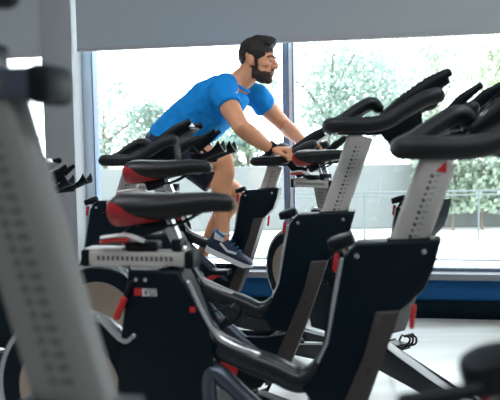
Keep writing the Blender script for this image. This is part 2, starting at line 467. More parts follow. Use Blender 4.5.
def spin_bike(label, loc, yaw, bar_z=1.05, bar_dx=0.0, seat_raise=0.0, seat_dx=0.0, crank=0.6, triangle=False, has_pedals=True, bracket=False, console_dz=0.0, bracket_up=0.0, lobe=.040, cap=True, saddle_dx=0.0, saddle_dz=0.0, shaded_rail_mat=None):
    t = thing('spin_bike', label, 'exercise bike', (loc[0], loc[1], 0), yaw, 'spin bikes in the cycling studio')
    # --- frame: swooping beam, seat tower, lower guard
    bm = B()
    U = catmull([(-.412, 0, .742), (-.378, 0, .672), (-.340, 0, .598), (-.248, 0, .552), (-.170, 0, .524), (-.104, 0, .499), (-.052, 0, .524), (-.016, 0, .585), (.002, 0, .680), (.018, 0, .770)], 6)
    add_tube(bm, U, [(.034, .029)] * len(U), seg=18, power=2.8)
    fr = link_mesh('frame', bm, BEAM, t, angle=60)
    bm = B()
    add_prism(bm, [(-.515, .765), (-.385, .765), (-.362, .712), (-.328, .630), (-.296, .585), (-.314, .540), (-.326, .470), (-.330, .30), (-.40, .20), (-.52, .20), (-.565, .36), (-.535, .60)], -.047, .047, .012, 3)
    add_prism(bm, [(-.34, .47), (-.20, .405), (-.08, .405), (.005, .455), (-.03, .34), (-.10, .24), (-.22, .20), (-.36, .22)], -.042, .042, .012, 3)
    tw = link_mesh('seat_tower', bm, FRAME, t)
    bm = B(); add_box(bm, (-.472, 0, .769), (.075, .085, .012), bev=.005); link_mesh('tower_cap', bm, SILVER if cap else FRAME, tw)
    bm = B(); add_tube(bm, catmull([(-.366, -.034, .735), (-.336, -.034, .668), (-.302, -.034, .612), (-.262, -.030, .585), (-.2, -.024, .562)], 5), .007, seg=8); link_mesh('edge_highlight', bm, SILVER, tw)  # bright highlight along the tower edge, modelled as a thin steel strip
    for x, z in ((-.492, .742), (-.468, .742)):
        bm = B(); add_cyl(bm, (x, -.046, z), (x, -.052, z), .005, seg=10); link_mesh('bolt', bm, SILVER, tw)
    # maker's sticker: red flash, white field
    bm = B(); add_box(bm, (-.488, -.0478, .712), (.020, .002, .018)); link_mesh('sticker', bm, RED, tw)
    bm = B(); add_box(bm, (-.459, -.0478, .711), (.036, .002, .018)); st = link_mesh('sticker', bm, WHITE, tw); st['label'] = 'white field of the tower sticker'
    bm = B()
    for k in range(3): add_box(bm, (-.452, -.0490, .717 - .006 * k), (.024 - .004 * k, .001, .0025))
    add_box(bm, (-.468, -.0490, .711), (.005, .001, .010))
    link_mesh('printed_lines', bm, MARK, tw)
    bm = B(); add_box(bm, (-.352, -.0478, .672), (.014, .003, .014), bev=.002); link_mesh('badge', bm, RED, tw)
    # lower bent tube with steel look
    bm = B(); T = catmull([(-.318, -.03, .45), (-.318, -.03, .505), (-.298, -.03, .518), (-.235, -.03, .462), (-.150, -.03, .392), (-.08, -.02, .34)], 6)
    add_tube(bm, T, [(.024, .021)] * len(T), seg=14); link_mesh('lower_tube', bm, TUBEB, t)
    # --- floor structure
    bm = B(); add_prism(bm, [(-.16, .205), (-.10, .210), (.30, .074), (.52, .045), (.52, .02), (.30, .02), (-.14, .095)], -.034, .034, .01, 3); link_mesh('base_beam', bm, BEAM, t)
    bm = B(); add_prism(bm, [(-.50, .30), (-.40, .28), (-.45, .12), (-.82, .05), (-.84, .02), (-.80, .015), (-.40, .05), (-.12, .13), (-.12, .22), (-.38, .21)], -.03, .03, .008, 3); link_mesh('rear_beam', bm, BEAM, t)
    for x, hw in ((.52, .21), (-.83, .15)):
        bm = B(); add_tube(bm, [(x, -hw, .03), (x, hw, .03)], .028, side=(1, 0, 0), seg=14); lg = link_mesh('foot_bar', bm, FRAME, t)
        for s in (1, -1):
            bm = B(); add_cyl(bm, (x, s * (hw - .02), 0), (x, s * (hw - .02), .012), .022, seg=14, bev=.003); link_mesh('levelling_foot', bm, RUBBER, lg)
    # --- front fascia panel
    bm = B()
    add_prism(bm, [(-.030, .600), (-.014, .680), (.006, .800), (.034, .834), (.222, .845), (.208, .790), (.188, .735), (.130, .678), (.080, .664), (.048, .560), (.004, .440), (-.06, .440), (-.092, .490), (-.056, .530)], -.042, .042, .006, 3)
    pn = link_mesh('front_panel', bm, FRAME, t)
    for x, z in ((.036, .806), (.184, .818)):
        for s in (-1, 1):
            bm = B(); add_cyl(bm, (x, s * .041, z), (x, s * .0455, z), .006, seg=12, bev=.001); link_mesh('bolt', bm, SILVER, pn)
    bm = B(); add_tube(bm, catmull([(.002, -.034, .795), (-.016, -.034, .700), (-.030, -.034, .610), (-.052, -.034, .556)], 5), .006, seg=8); link_mesh('edge_highlight', bm, RIM, pn)  # rim light on the panel's rear edge, modelled as a pale strip
    # --- post sleeve continuing below the panel
    bm = B(); add_prism(bm, [(.078, .680), (.134, .685), (.118, .640), (.050, .445), (-.018, .270), (-.085, .250), (-.045, .350), (.000, .455), (.050, .575)], -.048, .048, .006, 3)
    sl = link_mesh('post_sleeve', bm, BROWNG, t)
    for x, z in ((.060, .545), (.024, .455)):
        bm = B(); add_cyl(bm, (x, -.046, z), (x, -.051, z), .006, seg=10); link_mesh('bolt', bm, MARK, sl)
    # --- aluminium handlebar post
    def sx(z): return .155 + .35 * (z - .845)
    zt = bar_z - .028
    bm = B(); add_tube(bm, [(sx(.70), 0, .70), (sx(zt), 0, zt)], [(.026, .041)] * 2, seg=24, round_cap=False, power=5)
    stem = link_mesh('handlebar_post', bm, ALU, t, angle=35)
    bm = B(); z = .85; k = 0
    while z < zt - .03:
        add_cyl(bm, (sx(z) - .002, -.0255, z), (sx(z) - .002, -.0268, z), .0032 if k % 2 else .0042, seg=8)
        add_box(bm, (sx(z) + .011, -.0262, z + .001), (.011 if k % 2 == 0 else .006, .0012, .0018))
        z += .0135; k += 1
    link_mesh('scale_marks', bm, MARK, stem)
    if triangle:
        bm = B(); zz = zt - .016; x = sx(zz) + .004
        add_prism(bm, [(x - .004, zz - .008), (x + .018, zz - .012), (x + .018, zz + .014)], -.0285, -.0262, 0); link_mesh('warning_triangle', bm, RED, stem)
    bm = B(); add_box(bm, (sx(.836), 0, .838), (.100, .066, .014), Matrix.Rotation(rad(-3), 3, 'Y'), .005); link_mesh('post_collar', bm, BLACK, t)
    # --- handlebar: rear cross bar with two rising horns
    hx = sx(zt) + bar_dx; hz = bar_z
    bm = B()
    half = [(hx - .080, 0, hz), (hx - .081, .11, hz), (hx - .070, .165, hz), (hx - .030, .190, hz), (hx + .050, .195, hz), (hx + .100, .195, hz + .010), (hx + .150, .192, hz + .040), (hx + .205, .187, hz + .070), (hx + .240, .184, hz + .080)]
    path = [(x, -y, z) for x, y, z in half[:0:-1]] + half
    P = catmull(path, 5); n = len(P)
    rr = []
    for i, p in enumerate(P):
        e = abs(2 * i / (n - 1) - 1)
        h = .025 + .007 * max(0, min(1, (e - .70) / .2))
        rr.append((.024, h * (1 if e < .97 else .9)))
    add_tube(bm, P, rr, side=(0, 0, 1), seg=18)
    hb = link_mesh('handlebar', bm, RUBBER, t, angle=70)
    bm = B(); add_prism(bm, [(hx - .08, hz - .006), (hx + .085, hz - .006), (hx + .10, hz - .022), (hx + .06, hz - .030), (hx - .06, hz - .026)], -.035, .035, .004); link_mesh('bar_slide', bm, BLACK, hb)
    bm = B(); C_ = catmull([(hx - .078, 0, hz + .004), (hx - .045, 0, hz + .020), (hx - .005, 0, hz + .048), (hx + .034, 0, hz + .070), (hx + .054, 0, hz + .070), (hx + .066, 0, hz + .058)], 4)
    add_tube(bm, C_, [(.105 - .060 * k / (len(C_) - 1), .024 - .006 * (k / (len(C_) - 1)) ** 3) for k in range(len(C_))], seg=20); link_mesh('centre_grip', bm, RUBBER, hb, angle=70)
    # --- console: bracket, channel tray with side lips, display
    bm = B(); add_prism(bm, [(hx + .05, hz + .01), (hx + .20, hz + .075), (hx + .205, hz + .0), (hx + .165, hz - .080 + bracket_up), (hx + .130, hz - .095 + bracket_up), (hx + .070, hz - .022 + bracket_up * .2)], -.05, .05, .008, 3)
    cb = link_mesh('console', bm, BLACK, t)
    a = rad(31); rot = Matrix.Rotation(-a, 3, 'Y')
    base = Vector((hx + .065, 0, hz + .008 + console_dz))
    def cp(u, y, v): return base + rot @ Vector((u, 0, v)) + Vector((0, y, 0))
    bm = B(); add_box(bm, cp(.125, 0, -.004), (.25, .150, .014), rot, .004)
    for s in (1, -1):
        add_tube(bm, [cp(.01, s * .082, .004), cp(.09, s * .086, .012), cp(.20, s * .086, .016), cp(.262, s * .080, .016 if s < 0 else .004)], [(.012, .014), (.014, .022), (.014, .024), (.008, .014)], seg=10)
    link_mesh('device_tray', bm, BLACK, cb)
    bm = B(); add_box(bm, cp(.125, 0, .014), (.17, .115, .020), rot, .008, 3); link_mesh('display', bm, GLOSS, cb)
    bm = B(); add_box(bm, cp(.236, 0, .014), (.022, .075, .028), rot, .009, 3); dc = link_mesh('display_sky_glint', bm, WHITE, cb); dc['label'] = 'white block shaped as the sky glint at the top end'  # sky reflection on the console, modelled as a white block
    # --- bottle holders: tilted half pipes in front of the console bracket
    for s in (1, -1):
        bm = B(); ax = rad(22); L = .135; R = .044; NS = 18; NA = 20
        o0 = Vector((hx + .300, s * .100, hz + .020)); rot2 = Matrix.Rotation(-ax, 3, 'Y')
        outer, inner = [], []
        for i in range(NS + 1):
            u = L * i / NS; ro, ri = [], []
            lip = 1.0 + .10 * max(0, (i / NS - .75) / .25)
            a0 = rad(8 - 38 * math.sin(math.pi * i / NS))
            for j in range(NA + 1):
                th = math.pi * 1.0 - a0 + (math.pi + 2 * a0) * j / NA
                for lst, rr_ in ((ro, R * lip), (ri, (R - .006) * lip)):
                    lst.append(bm.verts.new(o0 + rot2 @ Vector((u, 0, 0)) + rot2 @ Vector((0, math.cos(th) * rr_, math.sin(th) * rr_))))
            outer.append(ro); inner.append(ri)
        for i in range(NS):
            for j in range(NA):
                bm.faces.new((outer[i][j], outer[i + 1][j], outer[i + 1][j + 1], outer[i][j + 1]))
                bm.faces.new((inner[i][j], inner[i][j + 1], inner[i + 1][j + 1], inner[i + 1][j]))
            for j in (0, NA):
                q = (outer[i][j], inner[i][j], inner[i + 1][j], outer[i + 1][j]); bm.faces.new(q)
        for i in (0, NS):
            for j in range(NA):
                bm.faces.new((outer[i][j], outer[i][j + 1], inner[i][j + 1], inner[i][j]))
        bm.faces.new(outer[0][::-1])
        add_tube(bm, [o0 + Vector((-.135, -s * .065, -.03)), o0 + Vector((-.05, -s * .02, -.035)), o0 + rot2 @ Vector((.03, 0, -R + .004))], .012, seg=8)
        bh = link_mesh('bottle_holder', bm, BLACK, t, angle=50)
        bm = B()
        add_tube(bm, [o0 + rot2 @ Vector((-.02, -s * .058, .02)), o0 + rot2 @ Vector((.05, -s * .058, .045)), o0 + rot2 @ Vector((.110, -s * .055, .060))], [(.007, .012), (.008, .016), (.006, .010)], seg=8)
        add_tube(bm, [o0 + rot2 @ Vector((.0, -s * .050, .03)), o0 + rot2 @ Vector((.02, -s * .036, -.01))], .006, seg=8)
        link_mesh('prong', bm, BLACK, bh)
    # --- brake knob on its steel spindle, red pull tabs
    kd = Vector((-.30, -.10, .95)).normalized()
    kc = Vector((0, -.012, .832))
    bm = B(); add_cyl(bm, kc - kd * .010, kc + kd * .016, .0335, .032, seg=28, bev=.007); kn = link_mesh('brake_knob', bm, BLACK, t)
    bm = B(); add_cyl(bm, kc - kd * .05 + Vector((.012, 0, 0)), kc - kd * .008, .008, seg=12); link_mesh('spindle', bm, SILVER, kn)
    bm = B(); add_box(bm, kc + Vector((.022, -.004, -.024)), (.020, .028, .022), bev=.005); link_mesh('spindle_block', bm, SILVER, kn)
    if bracket:
        bm = B(); T = [(.014, -.03, .822), (-.035, -.035, .812), (-.085, -.04, .803)]
        add_tube(bm, T, .0085, seg=12); link_mesh('brake_cable_tube', bm, BLACK, kn)
        bm = B(); add_cyl(bm, (-.012, -.0325, .8170), (-.020, -.0335, .8150), .0105, seg=14); link_mesh('tube_ring', bm, BLACK, kn)
    bm = B(); add_box(bm, (-.012, -.03, .790), (.010, .012, .042), Matrix.Rotation(rad(8), 3, 'Y'), .003); link_mesh('pull_tab', bm, RED, t)
    bm = B(); add_box(bm, (.160, -.03, .668), (.011, .014, .056), Matrix.Rotation(rad(6), 3, 'Y'), .004); link_mesh('pull_tab', bm, RED, t)
    # --- flywheel behind the tower
    fc = (-.690, 0, .452)
    bm = B(); add_lathe(bm, [(.186, -.022), (.190, -.018), (.190, .018), (.186, .022), (.150, .022), (.05, .022), (.012, .030), (.012, -.030), (.05, -.022), (.150, -.022)], fc, 64)
    fw = link_mesh('flywheel', bm, FRAME, t, angle=35)
    bm = B(); add_lathe(bm, [(.203, -.016), (.205, -.012), (.205, .012), (.203, .016), (.191, .016), (.191, -.016)], fc, 72); link_mesh('wheel_rim', bm, RIM, fw)
    for s in (1, -1):
        bm = B(); add_lathe(bm, [(.138, s * .0225), (.138, s * .026), (.030, s * .036), (.030, s * .0225)], fc, 64); dd = link_mesh('wheel_disc', bm, DISC, fw, angle=30); dd['label'] = 'brown brushed metal disc'
    bm = B(); add_tube(bm, catmull([(-.60, -.03, .640), (-.545, -.050, .600), (-.520, -.054, .590), (-.500, -.054, .605)], 5), .006, seg=8); link_mesh('guard_strap', bm, RIM, fw)
    # --- height lever with red grip
    bm = B(); add_tube(bm, [(-.500, -.055, .735), (-.522, -.058, .692)], .006, seg=8); lv = link_mesh('height_lever', bm, BLACK, t)
    bm = B(); add_tube(bm, [(-.520, -.058, .696), (-.540, -.060, .652)], .0085, seg=10); link_mesh('grip', bm, RED, lv)
    # --- seat post, slider rail, clamp, saddle
    dxr = -.31 * seat_raise
    rz = .789 + seat_raise; rx0, rx1 = -.626 + dxr, -.374 + dxr
    if seat_raise > .012:
        px0, px1 = -.430, -.448 + dxr
        bm = B(); add_tube(bm, [(px0, 0, .70), (px1, 0, rz)], [(.026, .043)] * 2, seg=22, round_cap=False, power=5)
        sp = link_mesh('seat_post', bm, POSTG, t, angle=35)
        bm = B(); z = .80; k = 0
        while z < rz - .03:
            x = px0 + (px1 - px0) * (z - .70) / (rz - .70)
            add_cyl(bm, (x - .006, -.0255, z), (x - .006, -.0268, z), .0050, seg=10)
            add_box(bm, (x + .011, -.0262, z), (.014, .0012, .007), bev=0)
            z += .0145; k += 1
        link_mesh('scale_marks', bm, MARKG, sp)
    bm = B(); add_box(bm, ((rx0 + rx1) / 2, 0, rz), (rx1 - rx0, .058, .034), bev=.004); ra = link_mesh('slider_rail', bm, shaded_rail_mat or ALU, t)
    bm = B()
    for k in range(16):
        add_box(bm, (rx0 + .03 + k * .0125, -.0293, rz + .001), (.007, .0012, .011), bev=0)
    link_mesh('scale_marks', bm, MARKG, ra)
    bm = B(); add_box(bm, (rx0 - .006, 0, rz), (.022, .064, .042), bev=.005); link_mesh('rail_cap', bm, BLACK, ra)
    bm = B(); add_box(bm, (rx1 + .010, 0, rz - .002), (.026, .066, .044), bev=.008); link_mesh('rail_cap', bm, BLACK, ra)
    bm = B(); add_box(bm, (rx0 + .04, 0, rz + .021), (.10, .05, .008), bev=.003); link_mesh('rail_plate', bm, WHITE, ra)
    cx = rx1 - .040 + seat_dx
    bm = B(); add_tube(bm, [(cx + .022, 0, rz + .018), (cx - .014, 0, rz + .100)], [(.022, .013)] * 2, seg=14, round_cap=False, power=4); ss = link_mesh('saddle_stem', bm, SILVER, t)
    bm = B(); add_box(bm, (cx - .040, 0, rz + .080), (.075, .052, .034), Matrix.Rotation(rad(-18), 3, 'Y'), .008); add_box(bm, (cx + .018, 0, rz + .034), (.026, .060, .030), bev=.006); link_mesh('saddle_clamp', bm, BLACK, ss)
    bm = B(); add_box(bm, (cx - .075, 0, rz + .030), (.085, .046, .022), bev=.006); sc = link_mesh('slide_carriage', bm, BLACK, t)
    bm = B(); add_tube(bm, catmull([(cx - .062, -.036, rz + .046), (cx - .102, -.044, rz + .060), (cx - .162, -.048, rz + .054)], 4), [(.014, .005)] * 9, seg=10); lv2 = link_mesh('slide_lever', bm, WHITE, sc)
    bm = B(); add_tube(bm, catmull([(cx - .097, -.045, rz + .050), (cx - .132, -.047, rz + .048), (cx - .164, -.048, rz + .044)], 4), [(.012, .005)] * 9, seg=10); link_mesh('lever_pad', bm, RED, sc)
    make_saddle(t, cx - .150 + saddle_dx, rz + .163 + saddle_dz, 0)
    # --- cranks and pedals
    bb = Vector((-.222, 0, .315))
    for s in (-1, 1):
        an = crank if s < 0 else crank + math.pi
        d = Vector((math.cos(an), 0, math.sin(an)))
        bm = B(); add_cyl(bm, bb + Vector((0, s * .062, 0)), bb + Vector((0, s * .082, 0)), lobe, seg=28, bev=.004)
        add_tube(bm, [bb + Vector((0, s * .073, 0)), bb + d * .09 + Vector((0, s * .076, 0)), bb + d * .17 + Vector((0, s * .080, 0))], [(.010, .022), (.009, .015), (.009, .014)], seg=10)
        ck = link_mesh('crank_arm', bm, RED, t)
        bm = B(); add_cyl(bm, bb + Vector((0, s * .082, 0)), bb + Vector((0, s * .087, 0)), .012, seg=14); link_mesh('crank_bolt', bm, BLACK, ck)
        pc = bb + d * .17
        bm = B(); add_cyl(bm, pc + Vector((0, s * .085, 0)), pc + Vector((0, s * .105, 0)), .007, seg=10)
        add_box(bm, pc + Vector((0, s * .145, 0)), (.085, .085, .022), bev=.006)
        for k in (-1, 1): add_box(bm, pc + Vector((k * .042, s * .145, .0)), (.010, .095, .030), bev=.004)
        pd = link_mesh('pedal', bm, BLACK, t)
        if has_pedals:
            bm = B()
            for yy in (.112, .145, .178):
                add_tube(bm, catmull([pc + Vector((.045, s * yy, .0)), pc + Vector((.085, s * yy, .018)), pc + Vector((.10, s * (yy * .6 + .145 * .4), .050)), pc + Vector((.075, s * (yy * .5 + .145 * .5), .062))], 4), .005, seg=8)
            add_tube(bm, [pc + Vector((.075, s * .118, .060)), pc + Vector((.075, s * .172, .060))], .006, seg=8)
            link_mesh('toe_cage', bm, BLACK, pd)
            bm = B()
            add_tube(bm, catmull([pc + Vector((.06, s * .12, .060)), pc + Vector((-.01, s * .195, .030)), pc + Vector((-.06, s * .205, -.055)), pc + Vector((-.09, s * .20, -.14))], 6), [(.008, .003)] * 19, seg=8)
            link_mesh('pedal_strap', bm, BLACK, pd)
    bm = B(); add_cyl(bm, bb + Vector((0, -.064, 0)), bb + Vector((0, .064, 0)), .03, seg=24); link_mesh('bottom_bracket', bm, FRAME, t)
    return t

BIKE_A = spin_bike('black spin bike in the centre foreground with a red triangle on its handlebar post', (.2127, 1.620), rad(-12), bar_z=1.048, crank=rad(200), triangle=True, console_dz=.02, bracket_up=.07)
BIKE_B = spin_bike('spin bike second from the camera, its pale post rising left of the foreground handlebar', (.1306, 2.349), rad(-12), bar_z=1.120, bar_dx=-.01, seat_raise=.070, seat_dx=.012, crank=rad(97), lobe=.052)
BIKE_C = spin_bike('spin bike the man in the blue T-shirt is riding', (-.047, 3.818), rad(-16), bar_z=.990, seat_raise=.06, seat_dx=-.06, crank=rad(31), has_pedals=False)
BIKE_D = spin_bike('spin bike turned across the others, its red-tailed saddle just right of the man\'s hand', (.628, 2.90), rad(-53), bar_z=1.10, seat_raise=.095, seat_dx=-.03, crank=rad(112))
BIKE_E = spin_bike('spin bike whose handlebar and bottle holders show in front of the man\'s hips', (-.710, 3.150), rad(-12), bar_z=1.016, seat_raise=.05, crank=rad(60))
BIKE_F = spin_bike('blurred nearest spin bike with its grey seat post raised high across the left side', (.239, .687), rad(-12), bar_z=1.05, seat_raise=.338, seat_dx=-.045, saddle_dx=-.10, saddle_dz=-.028, shaded_rail_mat=TUBEB, crank=rad(60), bracket=True, cap=False)  # darker slider rail here: shade on its near face put into the colour
BIKE_G = spin_bike('spin bike at far left, its bottle holders in front of the grey column', (-1.42, 3.62), rad(-12), bar_z=.868, seat_raise=.03, crank=rad(30))

# ------------------------------------------------------------------ the rider (coordinates in a frame at the ridden bike, x forward, y left)
RO = Vector((-.0045, 3.8036, 0)); RYAW = rad(-18)
SKIN = mat('tanned_skin', (0.80, 0.37, 0.20), 0.45, bump=0.05, bscale=120, var=0.08, vscale=14)
SHIRT = mat('bright_blue_cotton', (0.015, 0.29, 0.80), 0.85, spec=0.1, bump=0.4, bscale=14)
SHORTS = mat('navy_shorts_fabric', (0.012, 0.018, 0.045), 0.8, bump=0.3, bscale=18)
HAIR = mat('dark_brown_hair', (0.016, 0.011, 0.009), 0.55, bump=0.8, bscale=90)
BEARD = mat('dark_stubble', (0.045, 0.026, 0.018), 0.7, bump=0.4, bscale=160)
LIP = mat('lip_skin', (0.36, 0.13, 0.10), 0.45)
EYEW = mat('eye_white', (0.6, 0.58, 0.55), 0.25)
IRIS = mat('dark_iris', (0.02, 0.015, 0.012), 0.2)
NAVYSHOE = mat('navy_shoe_mesh', (0.008, 0.022, 0.055), 0.6, bump=0.3, bscale=200)
SOLE = mat('white_shoe_sole', (0.75, 0.76, 0.78), 0.5)
BLUEL = mat('blue_shoe_collar', (0.02, 0.16, 0.42), 0.6)
SOCK = mat('white_sock', (0.7, 0.7, 0.7), 0.9)

def remeshed(name, bm, m, voxel, smooth, parent=None, fac=0.5):
    bmesh.ops.recalc_face_normals(bm, faces=bm.faces[:])
    me = bpy.data.meshes.new('tmp'); bm.to_mesh(me); bm.free()
    o = bpy.data.objects.new('tmp', me); COL.objects.link(o)
    r = o.modifiers.new('r', 'REMESH'); r.mode = 'VOXEL'; r.voxel_size = voxel
    if smooth:
        s = o.modifiers.new('s', 'SMOOTH'); s.factor = fac; s.iterations = smooth
    dg = bpy.context.evaluated_depsgraph_get()
    ev = o.evaluated_get(dg)
    nm = bpy.data.meshes.new_from_object(ev)
    bpy.data.objects.remove(o)
    nm.name = name
    nm.materials.clear()
    for mm in (m if isinstance(m, (list, tuple)) else [m]): nm.materials.append(mm)
    for p in nm.polygons: p.use_smooth = True
    ob = bpy.data.objects.new(name, nm); COL.objects.link(ob)
    if parent: ob.parent = parent
    return ob

SP = [(-.485, 1.045), (-.455, 1.095), (-.375, 1.165), (-.275, 1.240), (-.175, 1.318), (-.105, 1.368), (-.065, 1.398)]
SR = [(.150, .105), (.158, .118), (.150, .112), (.160, .112), (.178, .118), (.160, .095), (.095, .062)]
spine = [(x, 0, z) for x, z in SP]
shN, elN, wrN = Vector((-.085, -.180, 1.352)), Vector((.075, -.335, 1.160)), Vector((.192, -.205, 1.046))
shF, elF, wrF = Vector((.000, .180, 1.345)), Vector((.120, .325, 1.185)), Vector((.265, .205, 1.078))
hipN, knN, anN = Vector((-.470, -.095, 1.055)), Vector((-.085, -.125, .985)), Vector((-.112, -.120, .590))
hipF, knF, anF = Vector((-.470, .095, 1.055)), Vector((-.115, .130, .800)), Vector((-.350, .120, .420))

# head frame: forward direction turned a little to the camera
HC = Vector((.062, 0, 1.513))
HY = rad(-4); HPt = rad(-6)
HM = Matrix.Translation(HC) @ Matrix.Rotation(HY, 4, 'Z') @ Matrix.Rotation(-HPt, 4, 'Y')
def hp(x, y, z): return HM @ Vector((x, y, z))

def head_shapes(bm):
    def ell(c, r, ry=0.0):
        m = HM @ Matrix.Translation(Vector(c)) @ Matrix.Rotation(ry, 4, 'Y') @ Matrix.Diagonal((*r, 1))
        bmesh.ops.create_uvsphere(bm, u_segments=24, v_segments=16, radius=1.0, matrix=m)
    ell((-.012, 0, .040), (.094, .074, .082))            # cranium
    ell((.030, 0, .012), (.060, .064, .078))             # face front
    ell((.034, 0, -.045), (.052, .056, .062), rad(12))   # jaw
    ell((.066, 0, -.088), (.023, .027, .022))            # chin
    ell((.005, 0, -.052), (.062, .056, .042), rad(22))   # jaw angle
    ell((.078, 0, .032), (.018, .046, .010))             # brow ridge
    for s in (1, -1): ell((.060, s * .038, -.008), (.028, .022, .020))   # cheek bones
    ell((.084, 0, -.047), (.014, .026, .020))            # mouth mound
    add_tube(bm, [hp(.086, 0, .022), hp(.098, 0, .004), hp(.108, 0, -.014), hp(.107, 0, -.020)], [.0095, .0105, .0125, .012], seg=12)   # nose
    for s in (1, -1):
        ell((.096, s * .010, -.020), (.011, .008, .007))
        ell((-.012, s * .076, .000), (.018, .008, .030), rad(-12))       # ears
        ell((-.008, s * .074, -.020), (.010, .007, .012))

def hand(bm, wr, kn, grip, s, spread):
    """palm from the wrist to the knuckles; fingers bend round the bar axis; s = -1 right hand"""
    d = (kn - wr).normalized(); lat = spread.normalized()
    up = lat.cross(d).normalized()
    if up.z < 0: up = -up
    add_tube(bm, [wr - d * .01, wr + d * .03, wr + d * .062, kn], [(.026, .020), (.034, .018), (.041, .017), (.040, .014)], side=lat, seg=16)
    fl = [.92, 1.0, .95, .78]
    for k in range(4):
        o = lat * (-.031 + .0207 * k)
        a = kn + o - d * .006
        L = fl[k]
        p1 = a + (d * .80 - up * .60) * .030 * L
        p2 = p1 + (-up * .95 + d * .05) * .026 * L
        p3 = p2 + (-d * .80 - up * .50) * .020 * L
        add_tube(bm, [a - d * .015, a, p1, p2, p3], [.0098, .0102, .0092, .0086, .0076], seg=10)
    # thumb leaves the inner side of the palm near its base and closes below the bar
    b = wr + d * .028 + lat * (-.030)
    t1 = b + lat * (-.020) + d * .022 - up * .012
    t2 = t1 + d * .030 - up * .014 + lat * (.002)
    t3 = t2 + d * .018 - up * .016 + lat * (.012)
    add_tube(bm, [b, t1, t2, t3], [.013, .0115, .0102, .0085], seg=10)

person = thing('person', 'man in a blue T-shirt and navy shorts riding a spin bike, looking right', 'person', RO, RYAW)

bm = B()
P = catmull(spine, 3); add_tube(bm, P, list(zip(lerp_list([a for a, b in SR], 3), lerp_list([b for a, b in SR], 3))), side=(0, 1, 0), seg=24)
add_tube(bm, [(-.10, 0, 1.375), (-.045, 0, 1.415), (.005, 0, 1.455), (.035, 0, 1.50)], [(.075, .065), (.062, .062), (.056, .060), (.054, .058)], seg=18)
for s, sh in ((-1, shN), (1, shF)):
    add_tube(bm, [(-.09, s * .05, 1.385), Vector((-.07, s * .12, 1.375)), sh], [.055, .060, .055], side=(1, 0, 0), seg=14)   # shoulder yoke
for sh, el, wr in ((shN, elN, wrN), (shF, elF, wrF)):
    u = (el - sh); f = (wr - el)
    pts = [sh, sh + u * .25, sh + u * .5, sh + u * .8, el, el + f * .22, el + f * .45, el + f * .75, wr]
    add_tube(bm, pts, [.058, .056, .053, .046, .043, .046, .042, .033, .0275], seg=16)
for hip, kn, an, s in ((hipN, knN, anN, -1), (hipF, knF, anF, 1)):
    u = kn - hip; f = an - kn
    back = Vector((-.022, 0, -.004))
    pts = [hip, hip + u * .25 + Vector((0, 0, .01)), hip + u * .5 + Vector((0, 0, .012)), hip + u * .8, kn + Vector((-.004, 0, .0)), kn + f * .12, kn + f * .30 + back, kn + f * .5 + back * .8, kn + f * .75 + back * .3, an]
    add_tube(bm, pts, [.095, .088, .080, .066, .060, .053, .057, .051, .039, .036], seg=18)
    add_tube(bm, [an, an + Vector((.005, 0, -.045)), an + Vector((.06, 0, -.085)), an + Vector((.10, 0, -.102))], [.036, .030, .022, .014], seg=14)
hand(bm, wrN, Vector((.278, -.196, 1.048)), None, -1, Vector((.18, 1, 0)))
hand(bm, wrF, Vector((.345, .196, 1.072)), None, 1, Vector((-.18, 1, 0)) * -1)
head_shapes(bm)
body = remeshed('body', bm, [SKIN, LIP], .0048, 6, person)
HMi = HM.inverted()
for p in body.data.polygons:
    c = HMi @ p.center
    if -.058 < c.z < -.040 and c.x > .085 and abs(c.y) < .026: p.material_index = 1

# eyes and brows
for s in (1, -1):
    bm = B(); add_ball(bm, hp(.0735, s * .031, .010), .0125, 20); ey = link_mesh('eye', bm, EYEW, person)
    bm = B(); add_ball(bm, hp(.0820, s * .0325, .0095), .0062, 14); link_mesh('iris', bm, IRIS, ey)
    bm = B(); add_tube(bm, [hp(.086, s * .030, .0185), hp(.083, s * .040, .018), hp(.074, s * .047, .013)], [.0028, .003, .0022], seg=8); link_mesh('eyelid', bm, SKIN, ey)
    bm = B(); add_tube(bm, catmull([hp(.095, s * .012, .029), hp(.093, s * .026, .036), hp(.084, s * .040, .036), hp(.072, s * .050, .030)], 4), [(.004, .0035)] * 13, seg=8); link_mesh('eyebrow', bm, HAIR, person)

# hair: swept cap with a raised front, faded sides
bm = B()
def hell(c, r, ry=0.0):
    m = HM @ Matrix.Translation(Vector(c)) @ Matrix.Rotation(ry, 4, 'Y') @ Matrix.Diagonal((*r, 1))
    bmesh.ops.create_uvsphere(bm, u_segments=28, v_segments=18, radius=1.0, matrix=m)
hell((-.014, 0, .066), (.096, .074, .072))
hell((.046, 0, .106), (.048, .056, .034), rad(-14))
hell((.064, 0, .104), (.028, .050, .024), rad(-25))
hell((-.052, 0, .040), (.060, .069, .072))
hell((.012, 0, .114), (.070, .058, .032))
for s in (1, -1): hell((.002, s * .050, .050), (.060, .027, .046))
hr = remeshed('hair', bm, HAIR, .005, 4, person)
for v in hr.data.vertices:
    c = HMi @ v.co
    k = noise.noise(Vector((c.x * 30, c.y * 70, c.z * 60))) * .004
    v.co = v.co + (v.co - hp(-.01, 0, .03)).normalized() * k
